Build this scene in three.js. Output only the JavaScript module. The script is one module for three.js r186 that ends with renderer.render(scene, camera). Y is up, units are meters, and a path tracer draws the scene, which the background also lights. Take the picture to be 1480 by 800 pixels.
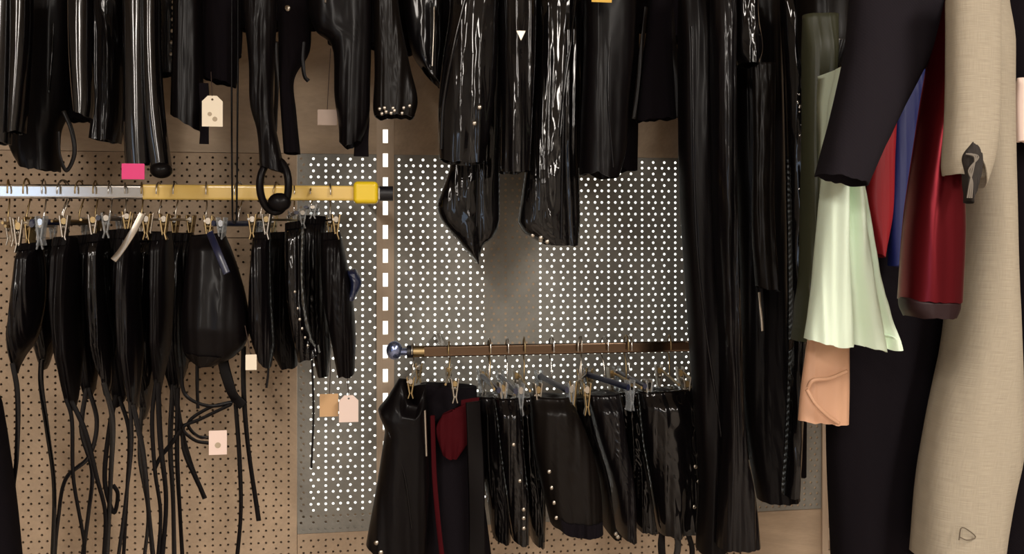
import * as THREE from 'three';
import { mergeGeometries } from 'three/addons/utils/BufferGeometryUtils.js';
import { RoundedBoxGeometry } from 'three/addons/geometries/RoundedBoxGeometry.js';
import { RectAreaLightUniformsLib } from 'three/addons/lights/RectAreaLightUniformsLib.js';
import { ImprovedNoise } from 'three/addons/math/ImprovedNoise.js';

// ------------------------------------------------------------------ camera, light, exposure
const F = 1224, HORIZON = 330, YAW = -8 * Math.PI / 180, EYE = new THREE.Vector3(0, 1.5, 1.79);
const scene = new THREE.Scene();
scene.background = new THREE.Color().setRGB(2.6, 3.3, 4.4);          // overcast daylight, seen through the shop window only
const camera = new THREE.PerspectiveCamera(2 * Math.atan(400 / F) * 180 / Math.PI, 1480 / 800, 0.05, 60);
camera.position.copy(EYE);
camera.rotation.y = YAW;
camera.setViewOffset(1480, 800, 0, 400 - HORIZON, 1480, 800);
camera.updateProjectionMatrix();
scene.add(camera);

const renderer = new THREE.WebGLRenderer({ antialias: true });
renderer.toneMapping = THREE.LinearToneMapping;
renderer.toneMappingExposure = 0.74;
renderer.shadowMap.enabled = true;
RectAreaLightUniformsLib.init();

const LAMP = { color: 0xfff6ec, radiance: 48, y: 2.78, w: 0.38, l: 1.4,
  at: [[-1.1, 3.3], [-1.1, 5.1], [-1.1, 6.9], [-1.1, 8.6], [1.3, 2.6], [1.3, 4.6], [1.3, 6.6], [1.3, 8.6]] };
const BACK = { color: 0xf2f4ee, radiance: 1.9 };

// ------------------------------------------------------------------ helpers
const noise = new ImprovedNoise();
let seedState = 12345;
const rnd = () => { seedState = (seedState * 1664525 + 1013904223) >>> 0; return seedState / 4294967296; };
const V = (x, y, z) => new THREE.Vector3(x, y, z);
// the point of the depth z (metres before the wall) that stands under a place of the photograph
function P(px, py, z) {
  const dx = (px - 740) / F, dy = -(py - HORIZON) / F, c = Math.cos(YAW), s = Math.sin(YAW);
  const wx = dx * c - s, wz = -dx * s - c, t = (z - EYE.z) / wz;
  return V(EYE.x + wx * t, EYE.y + dy * t, z);
}
const counts = {};
function numbered(n) { const k = counts[n] = (counts[n] ?? -1) + 1; return k ? `${n}_${String(k).padStart(3, '0')}` : n; }
function mesh(name, geo, mat, parent) {
  const m = new THREE.Mesh(geo, mat); m.name = name; m.castShadow = m.receiveShadow = true;
  if (parent) parent.add(m);
  return m;
}
function thing(name, label, category, at, group) {
  const o = new THREE.Group(); o.name = numbered(name); o.position.copy(at);
  o.userData = { label, category }; if (group) o.userData.group = group;
  scene.add(o); return o;
}
function struct(name, at = V(0, 0, 0)) { const o = new THREE.Group(); o.name = name; o.position.copy(at); o.userData.kind = 'structure'; scene.add(o); return o; }
const sstep = (a, b, x) => { x = Math.min(1, Math.max(0, (x - a) / (b - a))); return x * x * (3 - 2 * x); };
function box(w, h, d, x, y, z, r = 0) {
  const g = r ? new RoundedBoxGeometry(w, h, d, 2, r) : new THREE.BoxGeometry(w, h, d); g.translate(x, y, z); return r ? g : g;
}
function cyl(r, a, b, n = 14) {
  const d = b.clone().sub(a), g = new THREE.CylinderGeometry(r, r, d.length(), n);
  g.applyQuaternion(new THREE.Quaternion().setFromUnitVectors(V(0, 1, 0), d.clone().normalize()));
  const m = a.clone().add(b).multiplyScalar(.5); g.translate(m.x, m.y, m.z); return g;
}
function tube(pts, r, n = 40, k = 7, closed = false) { return new THREE.TubeGeometry(new THREE.CatmullRomCurve3(pts, closed, 'centripetal'), n, r, k, closed); }
const merge = gs => mergeGeometries(gs.map(g => { const q = g.index ? g.toNonIndexed() : g; for (const k of Object.keys(q.attributes)) if (!['position', 'normal', 'uv'].includes(k)) q.deleteAttribute(k); return q; }));
function poly(list, v) {                                            // a point at the share v of a polyline's length
  let total = 0; const d = [];
  for (let i = 1; i < list.length; i++) { d.push(Math.hypot(list[i][0] - list[i - 1][0], list[i][1] - list[i - 1][1])); total += d[i - 1]; }
  let t = v * total;
  for (let i = 0; i < d.length; i++) {
    if (t <= d[i] || i === d.length - 1) { const k = d[i] ? Math.min(1, t / d[i]) : 0; return [list[i][0] + (list[i + 1][0] - list[i][0]) * k, list[i][1] + (list[i + 1][1] - list[i][1]) * k]; }
    t -= d[i];
  }
}
function smooth(list) {                                             // rounds the corners of an outline
  if (list.length < 3) return list;
  const c = new THREE.CatmullRomCurve3(list.map(p => V(p[0], p[1], 0)), false, 'centripetal');
  return c.getPoints(28).map(p => [p.x, p.y]);
}
function along(prof, s) { if (!prof) return 0; const t = s * (prof.length - 1), i = Math.min(prof.length - 2, Math.floor(t)); return prof[i] + (prof[i + 1] - prof[i]) * (t - i); }

// a hanging piece of clothing: a closed, folded body between a left and a right outline
function drape(o) {
  const { z = .28, th = .05, amp = .006, wave = .035, crinkle = .0007, seed = 1, hem, top, N = 88, M = 64, sharp = .75 } = o;
  const w0 = o.wide ?? 0, sm = o.raw ? q => { const r = []; for (let i = 0; i <= 28; i++) r.push(poly(q, i / 28)); return r; } : smooth, L = sm(o.L).map((p, i, a) => [p[0] - w0 * (1 - (i / (a.length - 1)) ** 2), p[1]]), R = sm(o.R).map((p, i, a) => [p[0] + w0 * (1 - (i / (a.length - 1)) ** 2), p[1]]);
  const at = (c, sn, v) => {
    const a = poly(L, v), b = poly(R, v);
    const sx = Math.sign(c) * Math.abs(c) ** sharp, sz = Math.sign(sn) * Math.abs(sn) ** .8, s = (sx + 1) / 2;
    const px = a[0] + (b[0] - a[0]) * s, py = a[1] + (b[1] - a[1]) * s + along(hem, s) * sstep(.55, 1, v) + along(top, s) * (1 - sstep(0, .3, v));
    const q = P(px, py + 4 * v * v * noise.noise(px * .09, seed, 3), z + (o.push ?? .3) * th); q.z = z;
    const x = q.x + .006 * noise.noise(q.y * 4, seed * 3.1, 7), y = q.y, back = sn < 0 ? 31 : 0;
    let f = noise.noise(x / wave, y * .7 + back, seed * 5.7) + .6 * (1 - 2.4 * Math.abs(noise.noise(x / wave * 1.9 + 5, y * 1.9 + back, seed * 2.3))) + .3 * (1 - 2.4 * Math.abs(noise.noise(x / wave * 4 + 2, y * 1.3 + back, seed * 1.3)));
    let w = noise.noise(x * 60 + y * 9, y * 12 + back, seed) + .5 * noise.noise(x * 130, y * 30 - x * 20, seed + 9);
    const grow = (o.grow ?? .45) + (1 - (o.grow ?? .45)) * v;
    const taper = o.taper ? along(o.taper, v) : 1;
    q.z += th * taper * sz * (.55 + .45 * sstep(0, .12, v)) + (amp * f * grow + crinkle * w) * Math.abs(sz) * (sn < 0 ? -1 : 1) + (o.fold ? o.fold(s, v) : 0);
    q.userS = s; q.w = P(b[0], b[1], z).x - P(a[0], a[1], z).x;
    return q;
  };
  const pos = [], uv = [], idx = [];
  const rows = [];
  for (let j = 0; j <= M; j++) rows.push([j / M, 1, 0]);
  rows.push([1, 1, 0], [1, .95, 0], [1, .95, 0], [.985, .93, .01], [.95, .9, .0], [.95, 0, .01]);            // a crisp hem, then up inside
  rows.unshift([0, 0, -.004], [0, .6, -.001]);
  rows.forEach(([v, k, up]) => {
    const ring = []; let cx = 0, cy = 0, cz = 0;
    for (let i = 0; i < N; i++) { const t = i / N * Math.PI * 2; const q = at(Math.cos(t), Math.sin(t), v); ring.push(q); cx += q.x / N; cy += q.y / N; cz += q.z / N; }
    for (const q of ring) { pos.push(cx + (q.x - cx) * k, q.y + up + (1 - k) * 0, cz + (q.z - cz) * k); uv.push(q.userS * q.w, q.y); }
  });
  for (let j = 0; j < rows.length - 1; j++) for (let i = 0; i < N; i++) {
    const a = j * N + i, b = j * N + (i + 1) % N, c = a + N, d = b + N; if (j === M + 2 || j === M + 4) continue; idx.push(a, b, c, b, d, c);
  }
  const g = new THREE.BufferGeometry();
  g.setAttribute('position', new THREE.Float32BufferAttribute(pos, 3)); g.setAttribute('uv', new THREE.Float32BufferAttribute(uv, 2)); g.setIndex(idx);
  g.computeVertexNormals();
  const front = (s, v) => { const sx = 2 * s - 1, c = Math.sign(sx) * Math.abs(sx) ** (1 / sharp); return at(c, Math.sqrt(Math.max(0, 1 - c * c)), v); };
  return { g, front };
}
// a flat strap along points, w wide and t thick
function strap(pts, w, t = .0022, n = 44, turn = 0) {
  const c = new THREE.CatmullRomCurve3(pts, false, 'centripetal'), pos = [], idx = [];
  const p = c.getPoints(n), K = 8;
  for (let i = 0; i <= n; i++) {
    const tan = c.getTangent(i / n), a = turn * Math.sin(i / n * 5 + turn * 3);
    const face = V(Math.sin(a), 0, Math.cos(a)), side = V().crossVectors(tan, face).normalize(), nor = V().crossVectors(side, tan).normalize();
    for (let k = 0; k < K; k++) { const h = k / K * Math.PI * 2; const q = p[i].clone().addScaledVector(side, Math.sign(Math.cos(h)) * Math.abs(Math.cos(h)) ** .6 * w / 2).addScaledVector(nor, Math.sin(h) * t); pos.push(q.x, q.y, q.z); }
    if (i) for (let k = 0; k < K; k++) { const a0 = (i - 1) * K + k, b0 = (i - 1) * K + (k + 1) % K; idx.push(a0, b0, a0 + K, b0, b0 + K, a0 + K); }
  }
  const g = new THREE.BufferGeometry(); g.setAttribute('position', new THREE.Float32BufferAttribute(pos, 3));
  for (const e of [0, n]) for (let k = 1; k < K - 1; k++) idx.push(e * K, e * K + k, e * K + k + 1);
  g.setIndex(idx); g.setAttribute('uv', new THREE.Float32BufferAttribute(new Float32Array(pos.length / 3 * 2), 2)); g.computeVertexNormals(); return g;
}
const move = (g, at) => g.translate(-at.x, -at.y, -at.z);

// ------------------------------------------------------------------ materials
function dataTex(w, h, fn, srgb) {
  const d = new Uint8Array(w * h * 4);
  for (let y = 0; y < h; y++) for (let x = 0; x < w; x++) { const c = fn(x, y); const i = (y * w + x) * 4; d[i] = c[0]; d[i + 1] = c[1]; d[i + 2] = c[2]; d[i + 3] = 255; }
  const t = new THREE.DataTexture(d, w, h, THREE.RGBAFormat); t.wrapS = t.wrapT = THREE.RepeatWrapping; t.magFilter = THREE.LinearFilter; t.minFilter = THREE.LinearMipmapLinearFilter; t.generateMipmaps = true;
  if (srgb) t.colorSpace = THREE.SRGBColorSpace; t.needsUpdate = true; return t;
}
const per = (x, y, n, s) => {                                       // noise that repeats every n pixels
  const a = x / n * Math.PI * 2, b = y / n * Math.PI * 2; return noise.noise(Math.cos(a) * s + 3 * Math.sin(b) * s * .33, Math.sin(a) * s + Math.cos(b) * s, Math.sin(b) * s + 11);
};
const grain = dataTex(256, 256, (x, y) => { const v = 232 + 16 * per(x, y, 256, 2.2) + 9 * per(x, y, 256, 14) + 7 * (rnd() - .5); return [v, v * .995, v * .985]; }, true);
grain.repeat.set(2, 2);
const linenTex = dataTex(512, 512, (x, y) => {
  const slubX = noise.noise(x * .018, y * .55, 3), slubY = noise.noise(x * .5, y * .02, 8), thread = ((x % 4 < 2) !== (y % 4 < 2)) ? 6 : -6;
  const v = 236 + 22 * slubX + 11 * slubY + thread; return [Math.min(255, v), Math.min(255, v * .985), Math.min(255, v * .96)];
}, true);
linenTex.repeat.set(5, 5);
const weaveTex = dataTex(128, 128, (x, y) => { const v = 200 + 40 * (((x + y) % 8 < 4) ? 1 : 0) + 12 * (rnd() - .5); return [v, v, v]; }, false);
weaveTex.repeat.set(14, 14);
const S = o => new THREE.MeshStandardMaterial(o), PH = o => new THREE.MeshPhysicalMaterial(o);
const M = {
  patent: PH({ color: 0x080607, roughness: .5, specularIntensity: .1, clearcoat: .8, clearcoatRoughness: .045 }),
  gloss: PH({ color: 0x080607, roughness: .1, ior: 1.65 }),
  vinyl: PH({ color: 0x0a0709, roughness: .5, specularIntensity: .2, clearcoat: .4, clearcoatRoughness: .09 }),
  leather: PH({ color: 0x0b0809, roughness: .45, specularIntensity: .18, clearcoat: .1, clearcoatRoughness: .2 }),
  brown: PH({ color: 0x120e0c, roughness: .42, specularIntensity: .22, clearcoat: .08, clearcoatRoughness: .2 }),
  cloth: PH({ color: 0x120e12, roughness: .95, specularIntensity: .2, bumpMap: weaveTex, bumpScale: .0004 }),
  greyCloth: PH({ color: 0x1f1b20, roughness: .95, specularIntensity: .3, bumpMap: weaveTex, bumpScale: .0004 }),
  navy: PH({ color: 0x141a36, roughness: .4, clearcoat: .5, clearcoatRoughness: .2 }),
  redLining: PH({ color: 0x3c080e, roughness: .8, specularIntensity: .15 }),
  mint: PH({ color: 0xe4f5de, roughness: .6 }),
  olive: PH({ color: 0x3a3c2a, roughness: .5 }),
  peach: PH({ color: 0xd4a585, roughness: .5 }),
  satinRed: PH({ color: 0x66121c, roughness: .3, metalness: .8 }),
  satinDark: PH({ color: 0x22070b, roughness: .5, metalness: .3 }),
  red: PH({ color: 0x94141f, roughness: .5, sheen: .3, sheenColor: new THREE.Color(0xa03040) }),
  blue: PH({ color: 0x0f1956, roughness: .55, sheen: .3, sheenColor: new THREE.Color(0x3048a0) }),
  linen: S({ color: 0xb6ad9c, roughness: .92, map: linenTex, bumpMap: linenTex, bumpScale: .0006 }),
  linenInk: S({ color: 0x6a5f50, roughness: .9 }),
  frayed: S({ color: 0x7c746a, roughness: .9 }),
  lining: S({ color: 0x2c2622, roughness: .85 }),
  chrome: S({ color: 0xd6d4d0, roughness: .16, metalness: 1 }),
  darkChrome: S({ color: 0x6f5c4c, roughness: .2, metalness: 1 }),
  brass: S({ color: 0xa8926a, roughness: .38, metalness: 1 }),
  nickel: S({ color: 0xbcb4a8, roughness: .3, metalness: 1 }),
  amber: PH({ color: 0xe8c46a, roughness: .3, clearcoat: .6, clearcoatRoughness: .15 }),
  yellow: PH({ color: 0xf2cf1c, roughness: .4, clearcoat: .4, clearcoatRoughness: .2 }),
  blackPlastic: PH({ color: 0x14131a, roughness: .4 }),
  clear: PH({ color: 0xdfe2e4, roughness: .15, transmission: .8, thickness: 0 }),
  tag: S({ color: 0xf2e6cf, roughness: .7 }), tagPink: S({ color: 0xf0d8cc, roughness: .7 }), tagTan: S({ color: 0xcfa77a, roughness: .75 }), tagGrey: S({ color: 0xa29084, roughness: .7 }), pinkTag: S({ color: 0xe0307a, roughness: .5 }), yellowTag: S({ color: 0xe8b838, roughness: .5 }),
  cord: S({ color: 0x3a2a22, roughness: .8 }),
  upper: S({ color: 0xc6b098, roughness: .75, map: grain }),
  peg: S({ color: 0xbea68c, roughness: .7, map: grain }),
  sheet: S({ color: 0x94928b, roughness: .5, metalness: .25, map: grain }),
  post: S({ color: 0xd2bca4, roughness: .55, map: grain }),
  dark: S({ color: 0x86725e, roughness: .9 }),
  room: S({ color: 0xaca59c, roughness: .85, map: grain }), floor: S({ color: 0xa89c90, roughness: .6, map: grain }), ceiling: S({ color: 0xc8bba8, roughness: .9, map: grain }),
  lampHousing: S({ color: 0xdedad2, roughness: .5 }),
};
for (const k of ['cloth', 'leather', 'patent', 'vinyl', 'brown']) M[k].side = THREE.DoubleSide;

// ------------------------------------------------------------------ the room
const X0 = -3.2, X1 = 3.4, Z1 = 9.5, H = 2.9;
{ const f = struct('floor'); mesh('floor_slab', box(X1 - X0 + .4, .1, Z1 + .6, (X0 + X1) / 2, -.05, Z1 / 2), M.floor, f);
  const c = struct('ceiling'); mesh('ceiling_slab', box(X1 - X0 + .4, .1, Z1 + .6, (X0 + X1) / 2, H + .05, Z1 / 2), M.ceiling, c);
  const l = struct('wall_left'); const wz0 = 5.2, wz1 = 7.5, wy0 = .8, wy1 = 2.35;
  mesh('plaster', box(.1, H, wz0 + .2, X0 - .05, H / 2, wz0 / 2 - .1), M.room, l); mesh('plaster', box(.1, H, Z1 + .2 - wz1, X0 - .05, H / 2, (Z1 + .2 + wz1) / 2), M.room, l);
  mesh('plaster', box(.1, wy0, wz1 - wz0, X0 - .05, wy0 / 2, (wz0 + wz1) / 2), M.room, l); mesh('plaster', box(.1, H - wy1, wz1 - wz0, X0 - .05, (H + wy1) / 2, (wz0 + wz1) / 2), M.room, l);
  const wn = struct('window_1'); const fr = [box(.06, .06, wz1 - wz0, X0 - .05, wy0 + .03, (wz0 + wz1) / 2), box(.06, .06, wz1 - wz0, X0 - .05, wy1 - .03, (wz0 + wz1) / 2)]; for (const z of [wz0 + .03, (wz0 + wz1) / 2, wz1 - .03]) fr.push(box(.06, wy1 - wy0 - .12, .06, X0 - .05, (wy0 + wy1) / 2, z));
  mesh('window_frame', merge(fr), M.lampHousing, wn); mesh('pane', box(.006, wy1 - wy0 - .1, wz1 - wz0 - .1, X0 - .05, (wy0 + wy1) / 2, (wz0 + wz1) / 2), PH({ color: 0xffffff, roughness: .02, transmission: 1, thickness: 0 }), wn);
  const r = struct('wall_right'); mesh('plaster', box(.1, H, Z1 + .4, X1 + .05, H / 2, Z1 / 2), M.room, r);
  const b = struct('wall_front'); mesh('plaster', box(X1 - X0, H, .1, (X0 + X1) / 2, H / 2, Z1 + .05), M.room, b); }

// a sheet with rows of round holes: every second row has its holes closer together, as on the shop's panels
const PITCH = .025, ROW = .0125;
const O = P(471, 229.5, 0);                                         // where the two kinds of row line up
function perforated(x0, x1, y0, y1, z, t, r = .0029, phase = 0) {
  const pos = [], uv = [];
  const tri = (...p) => { for (const q of p) { pos.push(...q); uv.push(q[0], q[1]); } };
  const quad = (a, b, c, d) => tri(a, b, c, a, c, d);
  const j0 = Math.floor((O.y - y1) / ROW - .5), j1 = Math.ceil((O.y - y0) / ROW + .5), K = 10;
  for (let j = j0; j <= j1; j++) {
    const cy = O.y - j * ROW, a = Math.max(y0, cy - ROW / 2), b = Math.min(y1, cy + ROW / 2); if (b - a < 1e-5) continue;
    const step = ((j % 2) + 2) % 2 === 0 ? PITCH : PITCH * .6;
    for (let i = Math.floor((x0 - O.x) / step - .5); i <= Math.ceil((x1 - O.x) / step + .5); i++) {
      const cx = O.x + i * step, l = Math.max(x0, cx - step / 2), rr = Math.min(x1, cx + step / 2); if (rr - l < 1e-5) continue;
      const hole = cx - r > l + .0005 && cx + r < rr - .0005 && cy - r > a + .0003 && cy + r < b - .0003;
      if (!hole) { quad([l, a, z], [rr, a, z], [rr, b, z], [l, b, z]); continue; }
      const ring = [], out = [];
      for (let k = 0; k < K; k++) { const h = (k + .5) / K * Math.PI * 2, c = Math.cos(h), s = Math.sin(h); ring.push([cx + r * c, cy + r * s, z]);
        const e = Math.min(c > 0 ? (rr - cx) / c : c < 0 ? (l - cx) / c : 9, s > 0 ? (b - cy) / s : s < 0 ? (a - cy) / s : 9); out.push([cx + e * c, cy + e * s, z, e]); }
      const corners = [[rr, b, z], [l, b, z], [l, a, z], [rr, a, z]], ang = p => { let h = Math.atan2(p[1] - cy, p[0] - cx); return h < 0 ? h + 2 * Math.PI : h; };
      for (let k = 0; k < K; k++) {
        const n = (k + 1) % K, A = out[k].slice(0, 3), B = out[n].slice(0, 3); quad(ring[k], A, B, ring[n]);
        for (const q of corners) { let h = ang(q), ha = ang(A), hb = ang(B); if (hb < ha) { hb += 2 * Math.PI; if (h < ha) h += 2 * Math.PI; } if (h > ha + 1e-6 && h < hb - 1e-6) tri(A, q, B); }
        const d = p => [p[0], p[1], z - t]; quad(ring[n], d(ring[n]), d(ring[k]), ring[k]);
      }
    }
  }
  quad([x0, y1, z], [x1, y1, z], [x1, y1, z - t], [x0, y1, z - t]); quad([x0, y0, z - t], [x1, y0, z - t], [x1, y0, z], [x0, y0, z]);
  quad([x0, y0, z - t], [x0, y0, z], [x0, y1, z], [x0, y1, z - t]); quad([x1, y0, z], [x1, y0, z - t], [x1, y1, z - t], [x1, y1, z]);
  const g = new THREE.BufferGeometry(); g.setAttribute('position', new THREE.Float32BufferAttribute(pos, 3)); g.setAttribute('uv', new THREE.Float32BufferAttribute(uv, 2)); g.computeVertexNormals(); return g;
}
const X = px => P(px, 330, 0).x, Y = (py, px = 700) => P(px, py, 0).y;
const yTop = Y(225), ySeam = Y(344, 15), yBottom = Y(768, 480), xPost = X(557), xPost2 = X(1197), xGrey = X(430), postW = .036;
{
  const w = struct('wall_back');
  mesh('masonry', box(X1 - X0, H, .1, (X0 + X1) / 2, H / 2, -.14), M.dark, w);
  mesh('dark_backing', box(xGrey - X0, yTop, .004, (xGrey + X0) / 2, yTop / 2, -.012), M.dark, w);
  mesh('dark_backing', box(X1 - xGrey, yBottom, .004, (X1 + xGrey) / 2, yBottom / 2, -.012), M.dark, w);
  const lx = X(1055), lt = Y(140), lb = Y(748);
  const gap = .0165;
  // plain upper boards, one for each bay
  for (const [a, b] of [[X0, xPost - gap], [xPost + gap, xPost2 - gap], [xPost2 + gap, X1]]) mesh('upper_board', box(b - a - .002, H - yTop, .012, (a + b) / 2, (H + yTop) / 2, -.001), M.upper, w);
  // beige pegboard on the left, in two rows, and below the grey sheet
  mesh('pegboard', perforated(X(-160), xGrey - .001, ySeam + .0008, yTop - .001, .002, .004, .0025), M.peg, w);
  mesh('pegboard', perforated(X(-160), xGrey - .001, yBottom - .16, ySeam - .0008, .002, .004, .0025), M.peg, w);
  mesh('pegboard', perforated(xGrey, X(1080), yBottom - .16, yBottom - .001, .002, .004, .0025), M.peg, w);
  mesh('plain_board', box(X1 - X(1080) - .001, .5, .012, (X1 + X(1080)) / 2, yBottom - .25 - .0015, -.004, .002), M.peg, w);
  mesh('plain_board', box(X(1080) - X0, yBottom - .162, .012, (X(1080) + X0) / 2, (yBottom - .162) / 2, -.004), M.peg, w);
  mesh('plain_board', box(X1 - X(1080) - .001, yBottom - .502, .012, (X1 + X(1080)) / 2, (yBottom - .502) / 2, -.004), M.peg, w);
  mesh('plain_board', box(X(-160) - X0 - .001, yTop - yBottom + .16, .012, (X(-160) + X0) / 2, (yTop + yBottom - .16) / 2, -.004), M.peg, w);
  // grey perforated sheets left and right of the post
  mesh('perforated_sheet', perforated(xGrey, xPost - gap, yBottom, yTop, .003, .0015), M.sheet, w);
  mesh('perforated_sheet', perforated(xPost + gap, xPost2 - gap, yBottom, yTop, .003, .0015), M.sheet, w);
  mesh('plain_board', box(X1 - xPost2 - gap, yTop - yBottom, .012, (X1 + xPost2 + gap) / 2, (yTop + yBottom) / 2, -.004), M.peg, w);
  mesh('closed_backing', box(xPost2 - gap - X(1062), yTop - yBottom, .003, (xPost2 - gap + X(1062)) / 2, (yTop + yBottom) / 2, -.0002), M.peg, w);
  mesh('closed_backing', box(X(1060) - xGrey, Y(745) - yBottom, .003, (X(1060) + xGrey) / 2, (Y(745) + yBottom) / 2, -.0002), M.sheet, w);
  mesh('backing_strip', box(X(776) - X(700), yTop - Y(500), .003, (X(776) + X(700)) / 2, (yTop + Y(500)) / 2, .0005), M.peg, w);
  // slotted posts
  const post = (x, y0, y1, ys, pitch, sw, sh) => {
    const gs = [], W = postW; gs.push(box((W - sw) / 2, y1 - y0, .014, x - (W + sw) / 4, (y0 + y1) / 2, .001), box((W - sw) / 2, y1 - y0, .014, x + (W + sw) / 4, (y0 + y1) / 2, .001));
    let prev = y1; for (let y = ys + Math.ceil((y1 - ys) / pitch) * pitch; y > y0; y -= pitch) { const t = y + sh / 2, b = y - sh / 2; if (t >= prev || t > y1) continue; gs.push(box(sw, prev - t, .014, x, (prev + t) / 2, .001)); prev = b; }
    gs.push(box(sw, Math.max(.001, prev - y0), .014, x, (prev + y0) / 2, .001));
    mesh('slotted_post', merge(gs), M.post, w);
  };
  const y197 = Y(197, 557), p = Y(501, 557) - Y(535.5, 557);
  post(xPost, .02, H, y197, p, .0105, .029);
  post(xPost2, .02, H, y197 - .004, p, .0075, .022);
  // the light box behind the sheets
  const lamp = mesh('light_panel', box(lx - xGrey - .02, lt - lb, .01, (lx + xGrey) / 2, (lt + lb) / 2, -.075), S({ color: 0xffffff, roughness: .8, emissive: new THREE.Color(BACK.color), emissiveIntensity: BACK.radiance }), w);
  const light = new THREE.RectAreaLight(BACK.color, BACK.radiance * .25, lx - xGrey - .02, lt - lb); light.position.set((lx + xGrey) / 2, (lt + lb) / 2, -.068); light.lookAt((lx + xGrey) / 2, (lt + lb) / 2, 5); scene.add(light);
}
// ceiling lamps
LAMP.at.forEach(([x, z], i) => {
  const o = thing('ceiling_light', `long white ceiling light panel, ${['nearest', 'second', 'third', 'last'][i % 4]} in the ${i < 4 ? 'left' : 'right'} line above the shop floor`, 'lamp', V(x, LAMP.y, z), 'ceiling lights of the shop');
  mesh('housing', box(LAMP.w + .06, .1, LAMP.l + .06, 0, .07, 0, .01), M.lampHousing, o);
  mesh('diffuser', box(LAMP.w, .012, LAMP.l, 0, .014, 0), S({ color: 0xffffff, emissive: new THREE.Color(LAMP.color), emissiveIntensity: 1.5 }), o);
  const l = new THREE.RectAreaLight(LAMP.color, LAMP.radiance, LAMP.w, LAMP.l); l.position.set(x, LAMP.y, z); l.lookAt(x, 0, z); scene.add(l);
});

// ------------------------------------------------------------------ rails
const zL = .235, zB = .2, zT = .3;
const flat = (x0, x1, y, z, r) => { const s = new THREE.Shape(), h = r, d = r * .55, k = r * .35; s.moveTo(-d + k, -h); s.lineTo(d - k, -h); s.quadraticCurveTo(d, -h, d, -h + k); s.lineTo(d, h - k); s.quadraticCurveTo(d, h, d - k, h); s.lineTo(-d + k, h); s.quadraticCurveTo(-d, h, -d, h - k); s.lineTo(-d, -h + k); s.quadraticCurveTo(-d, -h, -d + k, -h); const g = new THREE.ExtrudeGeometry(s, { depth: x1 - x0, bevelEnabled: false, curveSegments: 5 }); g.rotateY(Math.PI / 2); g.translate(x0, y, z); return g; };   // flat-sided rail tube
function rail(name, label, x0, x1, y, z, r, m, parts) {
  const o = thing(name, label, 'rail', V((x0 + x1) / 2, y, z)); const c = V((x0 + x1) / 2, y, z);
  mesh('tube', move(flat(x0, x1, y, z, r), c), m, o); if (parts) parts(o, c); return o;
}
const yL = P(300, 278, zL).y, yB = P(780, 504, zB).y, yT = P(600, -105, zT).y, rL = .0125, rB = .0105;
rail('hanging_rail', 'chrome clothes rail with a yellow sleeve, end clamp and black cap', P(-180, 278, zL).x, P(552, 278, zL).x, yL, zL, rL, M.chrome, (o, c) => {
  const a = P(208, 278, zL).x, b = P(514, 278, zL).x, e = P(529, 278, zL).x;
  mesh('yellow_sleeve', move(flat(a, b, yL, zL, rL + .001), c), M.amber, o);
  const k = new RoundedBoxGeometry(.044, .04, .04, 3, .008); k.translate(e, yL + .001, zL); mesh('clamp', move(k, c), M.yellow, o);
  const cap = cyl(.0135, V(P(549, 278, zL).x, yL, zL), V(P(568, 278, zL).x, yL, zL), 20); mesh('end_cap', move(cap, c), M.blackPlastic, o);
  const arm = box(.012, .026, zL - .02, e, yL - .002, zL / 2 - .004, .003); mesh('bracket_arm', move(arm, c), M.darkChrome, o);
});
rail('hanging_rail', 'dark chrome lower clothes rail before the grey perforated sheet', P(597, 504, zB).x, P(1120, 504, zB).x, yB, zB, rB, M.darkChrome, (o, c) => {
  const p0 = P(588, 504, zB).x, p1 = P(570, 504, zB).x;
  mesh('end_collar', move(cyl(.0108, V(P(596, 504, zB).x, yB, zB), V(P(613, 504, zB).x, yB, zB), 20), c), M.brass, o);
  mesh('end_cap', move(cyl(.012, V(p0, yB, zB), V(P(597, 504, zB).x, yB, zB), 20), c), M.blackPlastic, o);
  const fl = new THREE.SphereGeometry(.015, 18, 14); fl.scale(1, 1.15, .8); fl.translate(p1, yB + .003, zB); mesh('clamp_knob', move(merge([fl, cyl(.007, V(p1, yB, zB), V(p0, yB, zB))]), c), S({ color: 0x8f9cc4, roughness: .2, metalness: .9 }), o);
  for (const px of [640, 1060]) mesh('bracket_arm', move(box(.01, .02, zB - .01, P(px, 504, zB).x, yB, zB / 2, .002), c), M.darkChrome, o);
});
rail('hanging_rail', 'high clothes rail above the top row of black clothes', P(-180, -105, zT).x, P(1230, -105, zT).x, yT, zT, .012, M.chrome, (o, c) => {
  for (const px of [557, 1130]) mesh('bracket_arm', move(box(.012, .026, zT, X(px), yT, zT / 2, .003), c), M.darkChrome, o);
});
const railR0 = P(1215, -75, .42), railR1 = P(1520, -75, .9); railR1.y = railR0.y;
{ const d = railR1.clone().sub(railR0); const back = railR0.clone().addScaledVector(d, -(railR0.z - .012) / d.z);
  const c = back.clone().add(railR1).multiplyScalar(.5), o = thing('display_arm', 'straight chrome arm that carries the coloured clothes at the right', 'rail', c);
  mesh('tube', move(cyl(.012, back, railR1, 20), c), M.chrome, o); mesh('wall_plate', move(box(.05, .1, .008, back.x, back.y, .011, .002), c), M.chrome, o); }

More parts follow.
